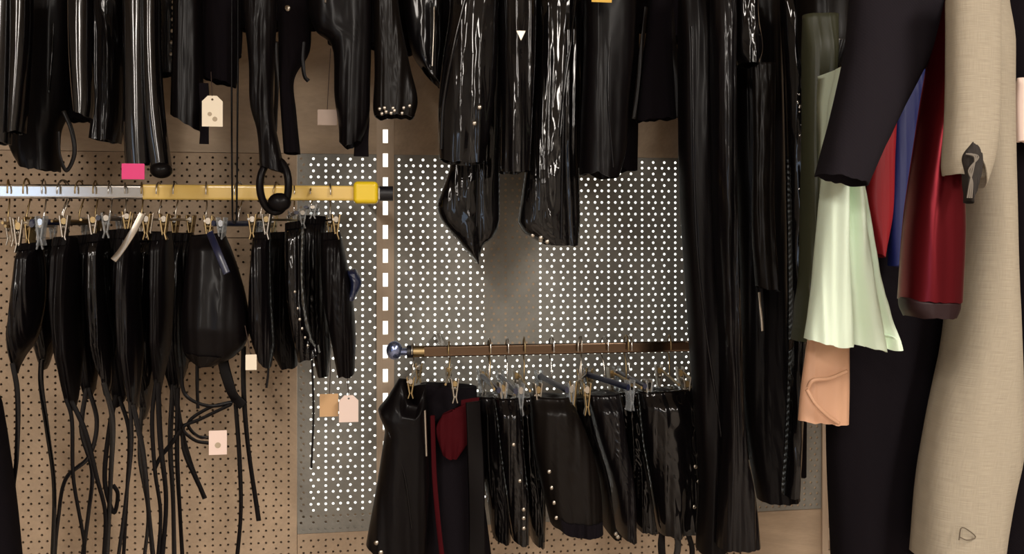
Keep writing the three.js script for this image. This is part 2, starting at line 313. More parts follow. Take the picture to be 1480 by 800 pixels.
// ------------------------------------------------------------------ clip hangers: made once, then copied
function makeHanger(kind) {
  const o = new THREE.Group(); o.name = 'clip_hanger';
  const wire = [M.nickel, M.chrome, M.brass][kind], clipM = [M.brass, M.clear, M.nickel][kind], bar = [M.nickel, M.navy, M.brass][kind];
  const r = .0152, pts = [];
  for (let k = 0; k <= 14; k++) { const a = -.35 + k / 14 * 3.7; pts.push(V(0, r * Math.sin(a), -r * Math.cos(a))); }
  const hook = pts.reverse(); hook.push(V(0, -.006, -r - .001), V(.001, -.018, -.006), V(0, -.03, 0), V(0, -.042, 0));
  mesh('hook', tube(hook, .0014, 50, 7), wire, o);
  mesh('bar', cyl(kind === 1 ? .004 : .002, V(0, -.042, -.085), V(0, -.042, .085), 8), bar, o);
  for (const s of [-1, 1]) {
    const z = s * .075, t = .1 * s + .12 * kind;
    const jaw = [-1, 1].map(q => { const g = box(.003, .03, .016, 0, -.013, 0, .0012); g.rotateZ(q * -.16); g.translate(q * .0062, -.036, z); return g; });
    const low = [-1, 1].map(q => { const g = box(.0026, .012, .016, 0, 0, 0, .001); g.rotateZ(q * .3); g.translate(q * .0028, -.067, z); return g; });
    const spring = []; for (let k = 0; k <= 30; k++) spring.push(V(-.006 + k * .0004, -.05 + .0034 * Math.sin(k * 1.25), z + .0034 * Math.cos(k * 1.25)));
    const c = mesh('clip', merge([...jaw, ...low, tube(spring, .0007, 60, 5)]), clipM, o); c.rotation.y = t * .6;
    mesh('collar', cyl(.0045, V(0, -.042, z - .006), V(0, -.042, z + .006), 10), wire, c);
  }
  return o;
}
const hangers = [makeHanger(0), makeHanger(1), makeHanger(2)];
function addHanger(px, y, z, label, group, turn = 0, drop = 1) {
  const h = hangers[Math.floor(rnd() * 2.999)].clone(); h.name = numbered('clip_hanger'); h.position.set(P(px, HORIZON - (y - EYE.y) * 10, z).x, y, z);
  h.position.x = px; h.rotation.y = turn * 1.8; h.scale.y = drop; h.userData = { label, category: 'hanger', group }; scene.add(h);
}

// ------------------------------------------------------------------ clothes
function garment(name, category, label, mat, o, extra) {
  const d = drape(o); d.g.computeBoundingBox(); const bb = d.g.boundingBox;
  const at = V((bb.min.x + bb.max.x) / 2, bb.min.y, (bb.min.z + bb.max.z) / 2);
  const t = thing(name, label, category, at, o.group);
  mesh('body', move(d.g, at), mat, t);
  const add = (n, g, m, parent = t) => mesh(n, move(g, at), m, parent);
  const band = (n, v0, v1, m, out = .0035, s0 = .02, s1 = .98) => {       // a strip that runs across the front
    const rows = [], K = 40; for (let i = 0; i <= K; i++) { const s = s0 + (s1 - s0) * i / K; const a = d.front(s, v0), b = d.front(s, v1); a.z += out; b.z += out; rows.push([a, b]); }
    const pos = [], idx = []; rows.forEach(([a, b], i) => { for (const [q, dz] of [[a, -.006], [a, 0], [b, 0], [b, -.006]]) pos.push(q.x, q.y, q.z + dz); if (i) for (let k = 0; k < 3; k++) { const p = (i - 1) * 4 + k, n2 = p + 4; idx.push(p, p + 1, n2, p + 1, n2 + 1, n2); } });
    const g = new THREE.BufferGeometry(); g.setAttribute('position', new THREE.Float32BufferAttribute(pos, 3)); g.setIndex(idx); g.setAttribute('uv', new THREE.Float32BufferAttribute(new Float32Array(pos.length / 3 * 2), 2)); const q = g.toNonIndexed(); q.computeVertexNormals(); add(n, q, m);
  };
  const line = (n, pts, r, m, out = .001) => add(n, tube(pts.map(([s, v]) => { const q = d.front(s, v); q.z += out; return q; }), r, 60, 7), m);
  const studs = (n, list, r, m) => { for (const [s, v] of list) { const q = d.front(s, v); const g = new THREE.SphereGeometry(r, 10, 8); g.scale(1, 1, .6); g.translate(q.x, q.y, q.z); add(n, g, m); } };
  const lace = (pts, w = .006, z = o.z + (o.th ?? .05) * .3, m = mat, n = 'lace') => add(n, strap(pts.map((p, i) => P(p[0], p[1], p[2] ?? z)), w, .0016, 60, .35), m);
  if (extra) extra({ add, band, line, studs, lace, d, t });
  return { t, d, at };
}
// hooks a hanger over a rail above a garment
function hang(px, py, railY, z, label, group, turn) { addHanger(P(px, py, z).x, railY, z, label, group, turn, (railY - P(px, py, z).y + .004) / .066); }

// ---- the top row
const TOP = -42, G1 = 'clip hangers on the high rail';
const topRow = [
  ['trousers', 'trousers', 'glossy black trouser leg at the left edge of the top row, with a white highlight', M.gloss, { L: [[-48, TOP], [-44, 120], [-46, 205]], R: [[18, TOP], [16, 60], [14, 190], [13, 208]], z: .34, th: .07, amp: .0012, wave: .06, crinkle: .00015, sharp: 1, tube: true, seed: 1 }],
  ['trousers', 'trousers', 'narrow glossy black leg with a white highlight, second from the left edge', M.gloss, { L: [[14, TOP], [14, 60], [12, 150], [11, 190]], R: [[44, TOP], [42, 60], [36, 150], [32, 192]], z: .34, th: .06, amp: .0012, wave: .06, crinkle: .00015, sharp: 1, tube: true, seed: 29 }],
  ['coat', 'coat', 'wide black vinyl coat tail with a crumpled lower hem, hanging left in the top row', M.leather, { L: [[30, TOP], [26, 60], [16, 180], [12, 205], [26, 236]], R: [[98, TOP], [97, 80], [92, 160], [82, 190], [81, 247]], z: .28, th: .07, seed: 2, amp: .006, wave: .05, hem: [0, 4, 2, 0] }, k => { k.line('seam', [[.75, .02], [.8, .4], [.78, .62]], .0022, M.patent); k.lace([[92, 160], [104, 190], [107, 225], [96, 246], [86, 225], [84, 190]], .007, .29, M.brown, 'strap_loop'); }],
  ['trousers', 'trousers', 'narrow glossy black leg with a short hem between coat tail and ruffled skirt', M.gloss, { L: [[97, TOP], [98, 60], [103, 140], [106, 160]], R: [[132, TOP], [132, 100], [133, 150], [131, 170]], z: .34, th: .06, amp: .0012, wave: .06, crinkle: .00015, sharp: 1, tube: true, seed: 3 }],
  ['skirt', 'skirt', 'black crinkled vinyl skirt with dark flounces, fourth from the left in the top row', M.vinyl, { L: [[133, TOP], [132, 80], [132, 170], [129, 200]], R: [[176, TOP], [176, 110], [174, 180], [170, 206]], z: .27, th: .07, crinkle: .0022, seed: 4, wave: .03, amp: .007 }],
  ['trousers', 'trousers', 'glossy black leg with white highlight above the bright pink tag', M.gloss, { L: [[176, TOP], [178, 110], [178, 190], [180, 238]], R: [[212, TOP], [212, 80], [214, 160], [218, 236]], z: .33, th: .06, amp: .0012, wave: .06, crinkle: .00015, sharp: 1, tube: true, seed: 5 }],
  ['trousers', 'trousers', 'glossy black leg with white highlight and round black toggle', M.gloss, { L: [[204, TOP], [206, 110], [210, 190], [216, 240]], R: [[230, TOP], [231, 80], [236, 160], [246, 240]], z: .37, th: .06, amp: .0012, wave: .06, crinkle: .00015, sharp: 1, tube: true, seed: 28 }, k => {
    const q = P(233, 246, .385), g = new THREE.IcosahedronGeometry(.017, 3); g.scale(1, .75, 1); g.translate(q.x, q.y, q.z); k.add('toggle', g, M.leather); }],
  ['top', 'top', 'black sleeveless top with a line of sequins, its short hem above the brown wall', M.vinyl, { L: [[224, TOP], [224, 40], [225, 106]], R: [[282, TOP], [280, 60], [276, 108]], z: .27, th: .06, seed: 6, wave: .04 }, k => { const l = []; for (let i = 0; i < 12; i++) l.push([.55 + .03 * Math.sin(i * 3), .28 + i * .055]); k.studs('sequin', l, .0035, M.nickel); }],
  ['corset', 'corset', 'black corset panel with a slanting edge and short strap beside the white tag', M.leather, { L: [[250, TOP], [249, 60], [247, 120], [246, 166]], R: [[288, TOP], [290, 60], [291, 150], [290, 190]], z: .31, th: .045, seed: 7, wave: .05 }, k => k.lace([[294, 120], [296, 160], [295, 208]], .016, .315, M.cloth, 'strap')],
  ['skirt', 'skirt', 'short black skirt above the white price tag, with a lopsided hem', M.cloth, { L: [[286, TOP], [286, 60], [289, 110]], R: [[345, TOP], [344, 70], [339, 124]], z: .28, th: .05, seed: 8, wave: .04 }],
  ['harness', 'harness', 'black leather harness with a hanging ring loop before the yellow rail', M.leather, { L: [[349, TOP], [352, 20], [359, 90], [361, 150], [371, 190], [375, 240]], R: [[400, TOP], [398, 40], [394, 120], [395, 170], [404, 215], [412, 250]], z: .33, th: .035, crinkle: .0028, seed: 9, wave: .024, amp: .006 }, k => {
    const c = P(397, 268, .375), pts = []; for (let i = 0; i < 16; i++) { const a = i / 16 * Math.PI * 2; pts.push(V(c.x + .0225 * Math.cos(a), c.y + .043 * Math.sin(a), .375 + .006 * Math.cos(2 * a))); }
    k.add('strap_loop', tube(pts, .0062, 60, 8, true), M.leather); const q = P(404, 292, .38), g = new THREE.IcosahedronGeometry(.017, 2); g.scale(1.1, .9, .8); g.translate(q.x, q.y, q.z); k.add('knot', g, M.leather);
    k.lace([[399, 60], [400, 120], [397, 190]], .008, .31, M.brown, 'strap'); }],
  ['top', 'top', 'black halter top with ragged side and long tail right of the ring loop', M.cloth, { L: [[400, TOP], [402, 60], [405, 150], [410, 221]], R: [[450, TOP], [449, 40], [446, 74], [424, 112], [427, 160], [433, 222]], z: .28, th: .04, seed: 10, wave: .04 }, k => { k.lace([[440, 60], [438, 90], [441, 112], [446, 117]], .007, .285, M.leather, 'strap'); k.studs('buckle', [[.35, .22]], .006, M.nickel); }],
  ['top', 'top', 'black cropped top with curved edge and two tails left of the studded skirt', M.leather, { L: [[447, TOP], [447, 20], [455, 42], [478, 62], [483, 140], [489, 180], [490, 205]], R: [[538, TOP], [537, 40], [535, 120], [533, 170], [522, 205]], z: .3, th: .05, seed: 11, wave: .03, hem: [0, 8, 4, 0] }, k => { k.lace([[524, 130], [523, 180], [522, 226]], .026, .29, M.cloth, 'tail'); k.line('zip', [[.3, .01], [.28, .2]], .0018, M.nickel); }],
  ['skirt', 'skirt', 'brownish black flared skirt with metal studs along its hem', M.brown, { L: [[538, TOP], [540, 40], [541, 110], [539, 158], [541, 168]], R: [[572, TOP], [578, 20], [592, 90], [604, 148], [599, 168]], z: .29, th: .055, seed: 12, wave: .022, amp: .006 }, k => k.studs('stud', [[.16, .95], [.2, .985], [.27, .955], [.3, .985], [.46, .955], [.5, .975], [.7, .95], [.68, .985], [.82, .93], [.42, .99]], .0035, M.nickel)],
  ['skirt', 'skirt', 'black vinyl skirt with a pale seam and slanting hem beside the studded skirt', M.vinyl, { L: [[580, TOP], [585, 20], [597, 78], [610, 96]], R: [[640, TOP], [641, 60], [637, 122]], z: .25, th: .05, seed: 13, wave: .045, hem: [0, 0, 3, 0] }, k => k.line('zip', [[.76, .01], [.73, .5], [.62, .9]], .0022, M.nickel)],
  ['trousers', 'trousers', 'glossy black flared trousers whose hem runs to a point, left of the gap', M.patent, { L: [[668, TOP], [664, 60], [655, 200], [650, 245], [630, 298], [640, 322], [689, 380]], R: [[728, TOP], [727, 100], [723, 240], [723, 325], [712, 345], [696, 354], [692, 381]], z: .26, th: .055, raw: true, seed: 14, wave: .03, amp: .007 }, k => k.line('seam', [[.55, .02], [.5, .5], [.55, .85]], .002, M.vinyl)],
  ['jacket', 'jacket', 'glossy black jacket with a strong white highlight at the shoulder, centre of the top row', M.patent, { L: [[650, TOP], [650, 15], [641, 80], [634, 150], [635, 230]], R: [[722, TOP], [720, 60], [714, 150], [700, 235]], z: .37, th: .06, seed: 15, wave: .045, amp: .008, hem: [0, 4, 3, 0] }, k => { k.line('piping', [[.3, .15], [.16, .4], [.08, .7], [.04, .95]], .0032, M.patent); k.studs('stud', [[.72, .72], [.66, .8]], .0042, M.nickel); }],
  ['dress', 'dress', 'black patent dress with a white triangular glint at the neck between two flared legs', M.patent, { L: [[722, TOP], [722, 60], [724, 160], [722, 247]], R: [[776, TOP], [774, 80], [770, 160], [766, 247]], z: .33, th: .055, seed: 16, wave: .026, amp: .007, hem: [0, 3, 2, 0] }, k => { const q = k.d.front(.52, .33), g = new THREE.ExtrudeGeometry(new THREE.Shape([new THREE.Vector2(-.0075, .004), new THREE.Vector2(.0075, .004), new THREE.Vector2(0, -.012)]), { depth: .003, bevelSize: .0008, bevelThickness: .0008, bevelSegments: 2 }); g.translate(q.x, q.y, q.z); k.add('buckle', g, M.nickel); }],
  ['trousers', 'trousers', 'glossy black flared trouser leg with a bright glint at its lifted hem', M.patent, { L: [[776, TOP], [775, 100], [762, 230], [749, 325], [760, 338], [782, 350]], R: [[842, TOP], [840, 120], [837, 240], [839, 320], [836, 354]], z: .28, th: .06, raw: true, seed: 17, wave: .028, amp: .008, hem: [0, 3, 2, 0] }, k => { k.line('piping', [[.82, .1], [.72, .25], [.6, .42], [.56, .6]], .003, M.patent); k.line('seam', [[.7, .02], [.6, .5], [.55, .97]], .0025, M.vinyl); k.studs('stud', [[.06, .95], [.1, .975], [.16, .96], [.19, .985]], .005, M.nickel); }],
  ['coat', 'coat', 'plain black coat tail behind the yellow tag, hem just above the perforated sheet', M.leather, { L: [[846, TOP], [846, 80], [842, 180], [840, 252]], R: [[922, TOP], [918, 60], [909, 150], [905, 220], [895, 256]], z: .29, th: .06, seed: 18, wave: .05, amp: .005, hem: [0, -4, 3, 0] }, k => k.line('seam', [[.5, .05], [.45, .6], [.7, .95]], .002, M.vinyl)],
  ['skirt', 'skirt', 'matte black straight skirt with a level hem and grey edging beside the long clothes', M.cloth, { L: [[940, TOP], [937, 40], [926, 120], [921, 174]], R: [[972, TOP], [973, 60], [977, 130], [978, 171]], z: .26, th: .035, seed: 19, wave: .08, amp: .003 }, k => { k.lace([[934, 10], [925, 90], [916, 172]], .009, .25, M.brown, 'edging'); k.lace([[969, 10], [976, 90], [982, 170]], .013, .25, M.brown, 'edging'); }],
  ['trousers', 'trousers', 'plain long black trouser leg, leftmost of the long clothes, before the lower rail end', M.leather, { L: [[984, TOP], [985, 100], [987, 260], [996, 420], [1006, 560], [1016, 690], [1012, 798]], R: [[1034, TOP], [1032, 200], [1040, 400], [1050, 600], [1054, 790]], z: .33, th: .05, seed: 20, wave: .04, amp: .006 }, k => k.line('seam', [[.2, .1], [.2, .5], [.6, .8]], .002, M.vinyl)],
  ['catsuit', 'catsuit', 'long crinkled black vinyl catsuit leg with white glints high up and a flared brown hem', M.vinyl, { L: [[1030, TOP], [1032, 120], [1036, 300], [1046, 500], [1050, 620], [1044, 720], [1040, 792]], R: [[1066, TOP], [1064, 120], [1066, 300], [1071, 500], [1077, 640], [1092, 720], [1099, 788]], z: .38, th: .04, seed: 21, wave: .02, amp: .008, crinkle: .0028 }],
  ['jacket', 'jacket', 'black patent jacket sleeve with a bright glint on its turned cuff', M.patent, { L: [[1066, TOP], [1066, 30], [1068, 80], [1072, 92]], R: [[1092, TOP], [1097, 30], [1102, 70], [1096, 94]], z: .41, th: .035, seed: 22, wave: .03, amp: .006, crinkle: .003 }],
  ['dress', 'dress', 'long plain black dress with a straight hem, behind the grey cuff', M.leather, { L: [[1066, TOP], [1066, 200], [1072, 400], [1080, 600], [1100, 724]], R: [[1130, TOP], [1134, 200], [1140, 400], [1150, 600], [1156, 722]], z: .3, th: .05, seed: 23, wave: .03, amp: .006 }],
  ['shirt', 'shirt', 'dark grey sleeve with a broad crumpled cuff hanging before the long black dress', M.brown, { L: [[1090, 90], [1091, 200], [1089, 330], [1095, 415]], R: [[1122, 90], [1120, 200], [1120, 330], [1127, 420]], z: .4, th: .02, seed: 24, wave: .03, amp: .005, crinkle: .0025, taper: [.6, .6, .8, 1.2] }, k => k.lace([[1097, 422], [1099, 445], [1102, 478]], .005, .41, M.nickel, 'zip_tail')],
  ['catsuit', 'catsuit', 'long black sequined leg with a column of white sparkles, rightmost of the long clothes', M.patent, { L: [[1128, TOP], [1138, 120], [1142, 300], [1144, 500], [1140, 640], [1136, 716]], R: [[1166, TOP], [1172, 150], [1172, 300], [1162, 480], [1160, 600], [1154, 718]], z: .4, th: .03, seed: 25, wave: .02, amp: .006, crinkle: .004 }, k => { for (const r of [.0013, .0019, .0026]) { const l = []; for (let i = 0; i < 24; i++) l.push([.25 + .5 * rnd(), .23 + .3 * rnd() ** 1.4]); k.studs('sequin', l, r, M.chrome); } }],
  ['jacket', 'jacket', 'dark brown satin sleeve with stitched black cuff beside the mint top', M.brown, { L: [[1160, TOP], [1162, 20], [1164, 62], [1172, 98]], R: [[1236, TOP], [1238, 20], [1240, 60], [1212, 98]], z: .46, th: .04, seed: 26, wave: .04, amp: .005, hem: [0, 4, 2, 0] }, k => { k.band('cuff', .72, .99, M.leather, .004); k.line('stitching', [[.05, .7], [.5, .72], [.95, .7]], .0012, M.nickel); }],
];
const behind = [                                                   // clothes half hidden behind the front ones
  ['coat', 'coat', 'dark coat deep behind the sequined sleeveless top and corset panel', M.cloth, 205, 350, 92, 80],
  ['coat', 'coat', 'dark coat deep behind the harness and the halter top', M.cloth, 340, 480, 40, 34],
  ['coat', 'coat', 'dark coat deep behind the cropped top and the studded skirt', M.cloth, 470, 600, 60, 76],
  ['coat', 'coat', 'dark coat deep behind the jacket in the centre of the top row', M.cloth, 590, 735, 70, 226],
  ['coat', 'coat', 'dark coat deep behind the triangular glint dress', M.cloth, 712, 850, 236, 240],
  ['coat', 'coat', 'dark coat deep behind the plain coat tail and yellow tag', M.cloth, 835, 925, 236, 246],
  ['coat', 'coat', 'dark coat deep behind the straight skirt with grey edging', M.cloth, 900, 1000, 28, 60],
  ['coat', 'coat', 'dark long coat deep behind the long clothes', M.cloth, 1000, 1170, 640, 690],
  ['coat', 'coat', 'dark coat deep behind the coat tail at the left', M.cloth, -40, 140, 150, 175],
  ['coat', 'coat', 'dark coat deep behind the crinkled skirt and the toggle leg', M.cloth, 110, 222, 165, 196],
];
behind.forEach(([n, c, l, m, a, b, ya, yb], i) => topRow.push([n, c, l, m, { L: [[a, TOP], [a + 1, ya / 2], [a + 3, ya]], R: [[b, TOP], [b - 1, yb / 2], [b - 3, yb]], z: .15, th: .035, seed: 100 + i, wave: .05, amp: .008, hem: [0, 5, -4, 3, 0] }]));
for (const [name, cat, label, mat, o, ex] of topRow) {
  if (o.z > .2 && o.z < .45) { o.z = o.z < .285 ? .235 : o.z < .325 ? .3 : o.z < .375 ? .365 : .415; o.th = o.tube ? .022 : Math.min(.032, (o.th ?? .05) * .68); }
  garment(name, cat, label, mat, o, ex);
  const px = (o.L[0][0] + o.R[0][0]) / 2;
  if (o.L[0][1] === TOP) hang(px, TOP + 4, yT, o.z === .15 ? zT - .07 : zT, `clip hanger on the high rail of the ${label.split(' ').slice(0, 8).join(' ')}`, G1, (rnd() - .5) * .3);
}

// ---- the row on the yellow rail
const G2 = 'clip hangers on the yellow rail';
const leftRow = [
  ['leftmost on the yellow rail, with a wide pointed end', [[27, 352], [20, 430], [11, 500], [14, 526]], [[50, 350], [52, 430], [42, 490], [24, 527]], .24, 31, [[[18, 524], [25, 565], [24, 660], [18, 720], [22, 812]]]],
  ['second on the yellow rail, with a short pointed end', [[50, 348], [50, 440], [52, 480], [56, 520]], [[77, 344], [74, 430], [70, 480], [63, 521]], .22, 32, [[[60, 518], [59, 550], [68, 620], [78, 700], [76, 812]]]],
  ['third on the yellow rail, broad and matte with a low end', [[76, 343], [76, 430], [84, 520], [92, 578]], [[104, 340], [103, 450], [108, 530], [106, 582]], .24, 33, [[[95, 575], [103, 600], [106, 690], [122, 790], [120, 812]], [[103, 578], [122, 620], [140, 690], [152, 740], [150, 812]]]],
  ['fourth on the yellow rail, beside the broad matte one', [[103, 341], [104, 440], [112, 520], [122, 562]], [[127, 338], [128, 430], [130, 520], [128, 564]], .22, 34, [[[125, 560], [118, 620], [133, 680], [128, 740], [118, 812]], [[128, 560], [140, 610], [128, 660], [96, 690], [84, 750], [78, 812]]]],
  ['fifth on the yellow rail, narrow with two faint seams', [[126, 338], [128, 440], [136, 510], [146, 556]], [[150, 336], [151, 430], [158, 500], [158, 558]], .25, 35, [[[150, 552], [162, 600], [160, 690], [154, 812]]]],
  ['sixth on the yellow rail, with a cluster of white glints', [[149, 334], [150, 430], [156, 520], [164, 572]], [[170, 330], [172, 430], [176, 500], [174, 576]], .23, 36, [[[168, 570], [158, 620], [152, 700], [165, 740], [170, 712], [163, 700]], [[172, 572], [186, 620], [184, 700], [178, 812]]]],
  ['seventh on the yellow rail, under the silver slanting strap', [[169, 330], [170, 430], [176, 520], [184, 584]], [[193, 330], [194, 440], [198, 520], [194, 588]], .26, 37, [[[188, 580], [190, 640], [182, 720], [170, 812]], [[192, 584], [206, 650], [214, 730], [222, 812]]]],
  ['eighth on the yellow rail, with a slanting white glint', [[192, 334], [194, 440], [196, 520], [202, 584]], [[218, 334], [220, 430], [216, 520], [208, 592]], .23, 38, [[[205, 588], [202, 660], [214, 740], [208, 812]]]],
  ['ninth on the yellow rail, with a seam forming a narrow V', [[217, 336], [220, 430], [220, 500], [222, 550]], [[243, 334], [243, 430], [238, 510], [230, 556]], .25, 39, [[[226, 548], [220, 600], [224, 680], [232, 740], [228, 812]], [[228, 552], [232, 640], [240, 720], [234, 812]]]],
  ['tenth on the yellow rail, touching the rounded bustier', [[242, 336], [244, 430], [240, 510], [246, 556]], [[266, 336], [264, 430], [262, 520], [254, 560]], .22, 40, [[[250, 555], [246, 640], [250, 720], [252, 812]], [[252, 556], [262, 620], [276, 670], [296, 720]]]],
];
for (const [which, L, R, zz, seed, laces] of leftRow) {
  const z = zL + (seed % 2 ? .058 : -.058);
  const mat = [M.leather, M.vinyl, M.patent][seed % 3], mid = (L.at(-1)[0] + R.at(-1)[0]) / 2, low = Math.max(L.at(-1)[1], R.at(-1)[1]) + 14; L.push([mid - 2.5, low]); R.push([mid + 2.5, low]);
  garment('lace_up_top', 'top', `black lace-up top ${which}`, mat, { L, R, z, th: .045, seed, wave: .014, amp: .008, crinkle: .0012, wide: seed % 2 ? 1 : 11, taper: [.8, 1, .95, .14], N: 96, group: 'lace-up tops on the yellow rail' }, k => {
    for (const l of laces) k.lace(l, .0062 + .003 * rnd(), z + .028);
    k.band('waistband', .005, .05, M.leather, .003);
    k.line('seam', [[.55, .06], [.5, .5], [.5, .95]], .0014, M.vinyl);
    if (seed === 36) k.studs('stud', [[.2, .55], [.3, .52], [.25, .6]], .004, M.nickel);
    if (seed === 37) k.lace([[206, 308, .36], [192, 335, .365], [175, 362, .362], [164, 376, .36]], .011, .36, M.nickel, 'silver_strap');
    if (seed === 38) k.line('buckle', [[.05, .45], [.16, .52]], .0042, M.nickel, .004);
  });
  hang((L[0][0] + R[0][0]) / 2, L[0][1], yL, zL, `small clip hanger of the lace-up top ${which.split(',')[0]}`, G2, (rnd() - .5) * .35);
}
garment('bustier', 'top', 'rounded black bustier with a dark blue strap and trailing laces on the yellow rail', M.leather, { L: [[272, 340], [266, 400], [262, 470], [266, 512], [282, 526]], R: [[322, 336], [338, 380], [354, 440], [357, 484], [340, 514], [312, 528]], z: .3, th: .05, seed: 41, wave: .04, amp: .006, taper: [.6, .9, 1.1, .7] }, k => {
  k.add('blue_strap', strap([P(303, 336, .33), P(314, 362, .365), P(328, 395, .375)], .012, .002), M.navy);
  k.band('lower_band', .86, .98, M.brown, .003, .1, .8);
  k.lace([[320, 512], [328, 545], [338, 572], [352, 586]], .018, .27, M.leather, 'strap');
  k.lace([[352, 500], [352, 560], [358, 640], [374, 752]], .0085, .26); k.lace([[340, 575], [346, 660], [348, 740], [342, 812]], .0075, .26);
  k.lace([[285, 525], [285, 560], [286, 590]], .006, .28); k.lace([[262, 530], [268, 570], [300, 586], [336, 582]], .006, .28);
  k.lace([[334, 584], [290, 605], [264, 618], [282, 636], [302, 640]], .006, .285); k.lace([[336, 580], [300, 590], [272, 612], [286, 630], [303, 632]], .006, .275);
  k.lace([[264, 618], [248, 640], [232, 660], [222, 680]], .0075, .28); k.lace([[264, 612], [266, 650], [282, 690], [296, 718]], .007, .27); k.lace([[257, 560], [256, 660], [260, 740], [264, 812]], .0075, .27);
});
hang(298, 340, yL, zL, 'small clip hanger of the rounded black bustier', G2, .1);
const shortsL = [
  ['with a rounded leg, nearest the bustier', [[366, 336], [360, 420], [360, 480], [372, 518]], [[388, 334], [390, 430], [394, 500], [390, 532]], .24, 51, [[[388, 528], [387, 545], [385, 560]]]],
  ['with a matte leg and a rounded hem, second from the bustier', [[390, 336], [391, 430], [395, 500], [404, 532]], [[412, 334], [414, 430], [424, 500], [428, 530]], .22, 52, []],
  ['with a line of white glints down its edge', [[412, 322], [414, 420], [424, 490], [430, 524]], [[438, 318], [438, 420], [450, 490], [462, 512]], .25, 53, []],
  ['with a grey vertical highlight and one long thin lace', [[438, 310], [440, 400], [452, 490], [458, 540]], [[462, 312], [464, 420], [474, 490], [474, 546]], .23, 54, [[[451, 520], [453, 600], [450, 676]]]],
  ['with a dark blue ruffle, rightmost on the yellow rail', [[464, 336], [466, 420], [478, 490], [488, 546]], [[490, 334], [504, 400], [513, 480], [512, 540]], .25, 55, []],
];
for (const [which, L, R, zz, seed, laces] of shortsL) {
  const z = zL + (seed % 2 ? .058 : -.058);
  garment('shorts', 'shorts', `black shorts ${which}`, [M.vinyl, M.leather, M.patent][seed % 3], { L, R, z, th: .045, seed, wave: .013, amp: .008, crinkle: .0014, wide: seed % 2 ? 1 : 9, N: 96, taper: [.8, 1, .95, .6], group: 'shorts on the yellow rail' }, k => {
    k.band('waistband', .005, .05, M.leather, .003); for (const l of laces) k.lace(l, .004);
    if (seed === 53) k.studs('stud', [[.62, .5], [.66, .62], [.7, .7], [.72, .77], [.74, .84], [.76, .9]], .0028, M.nickel);
    if (seed === 55) { const g = drape({ L: [[500, 392], [506, 410], [502, 432]], R: [[514, 388], [523, 408], [512, 434]], z: .3, th: .02, seed: 77, wave: .01, amp: .006, N: 40, M: 20 }).g; k.add('blue_ruffle', g, M.navy); }
  });
  hang((L[0][0] + R[0][0]) / 2, L[0][1], yL, zL, `small clip hanger of the black shorts ${which.split(',')[0].split(' and ')[0]}`, G2, (rnd() - .5) * .35);
}
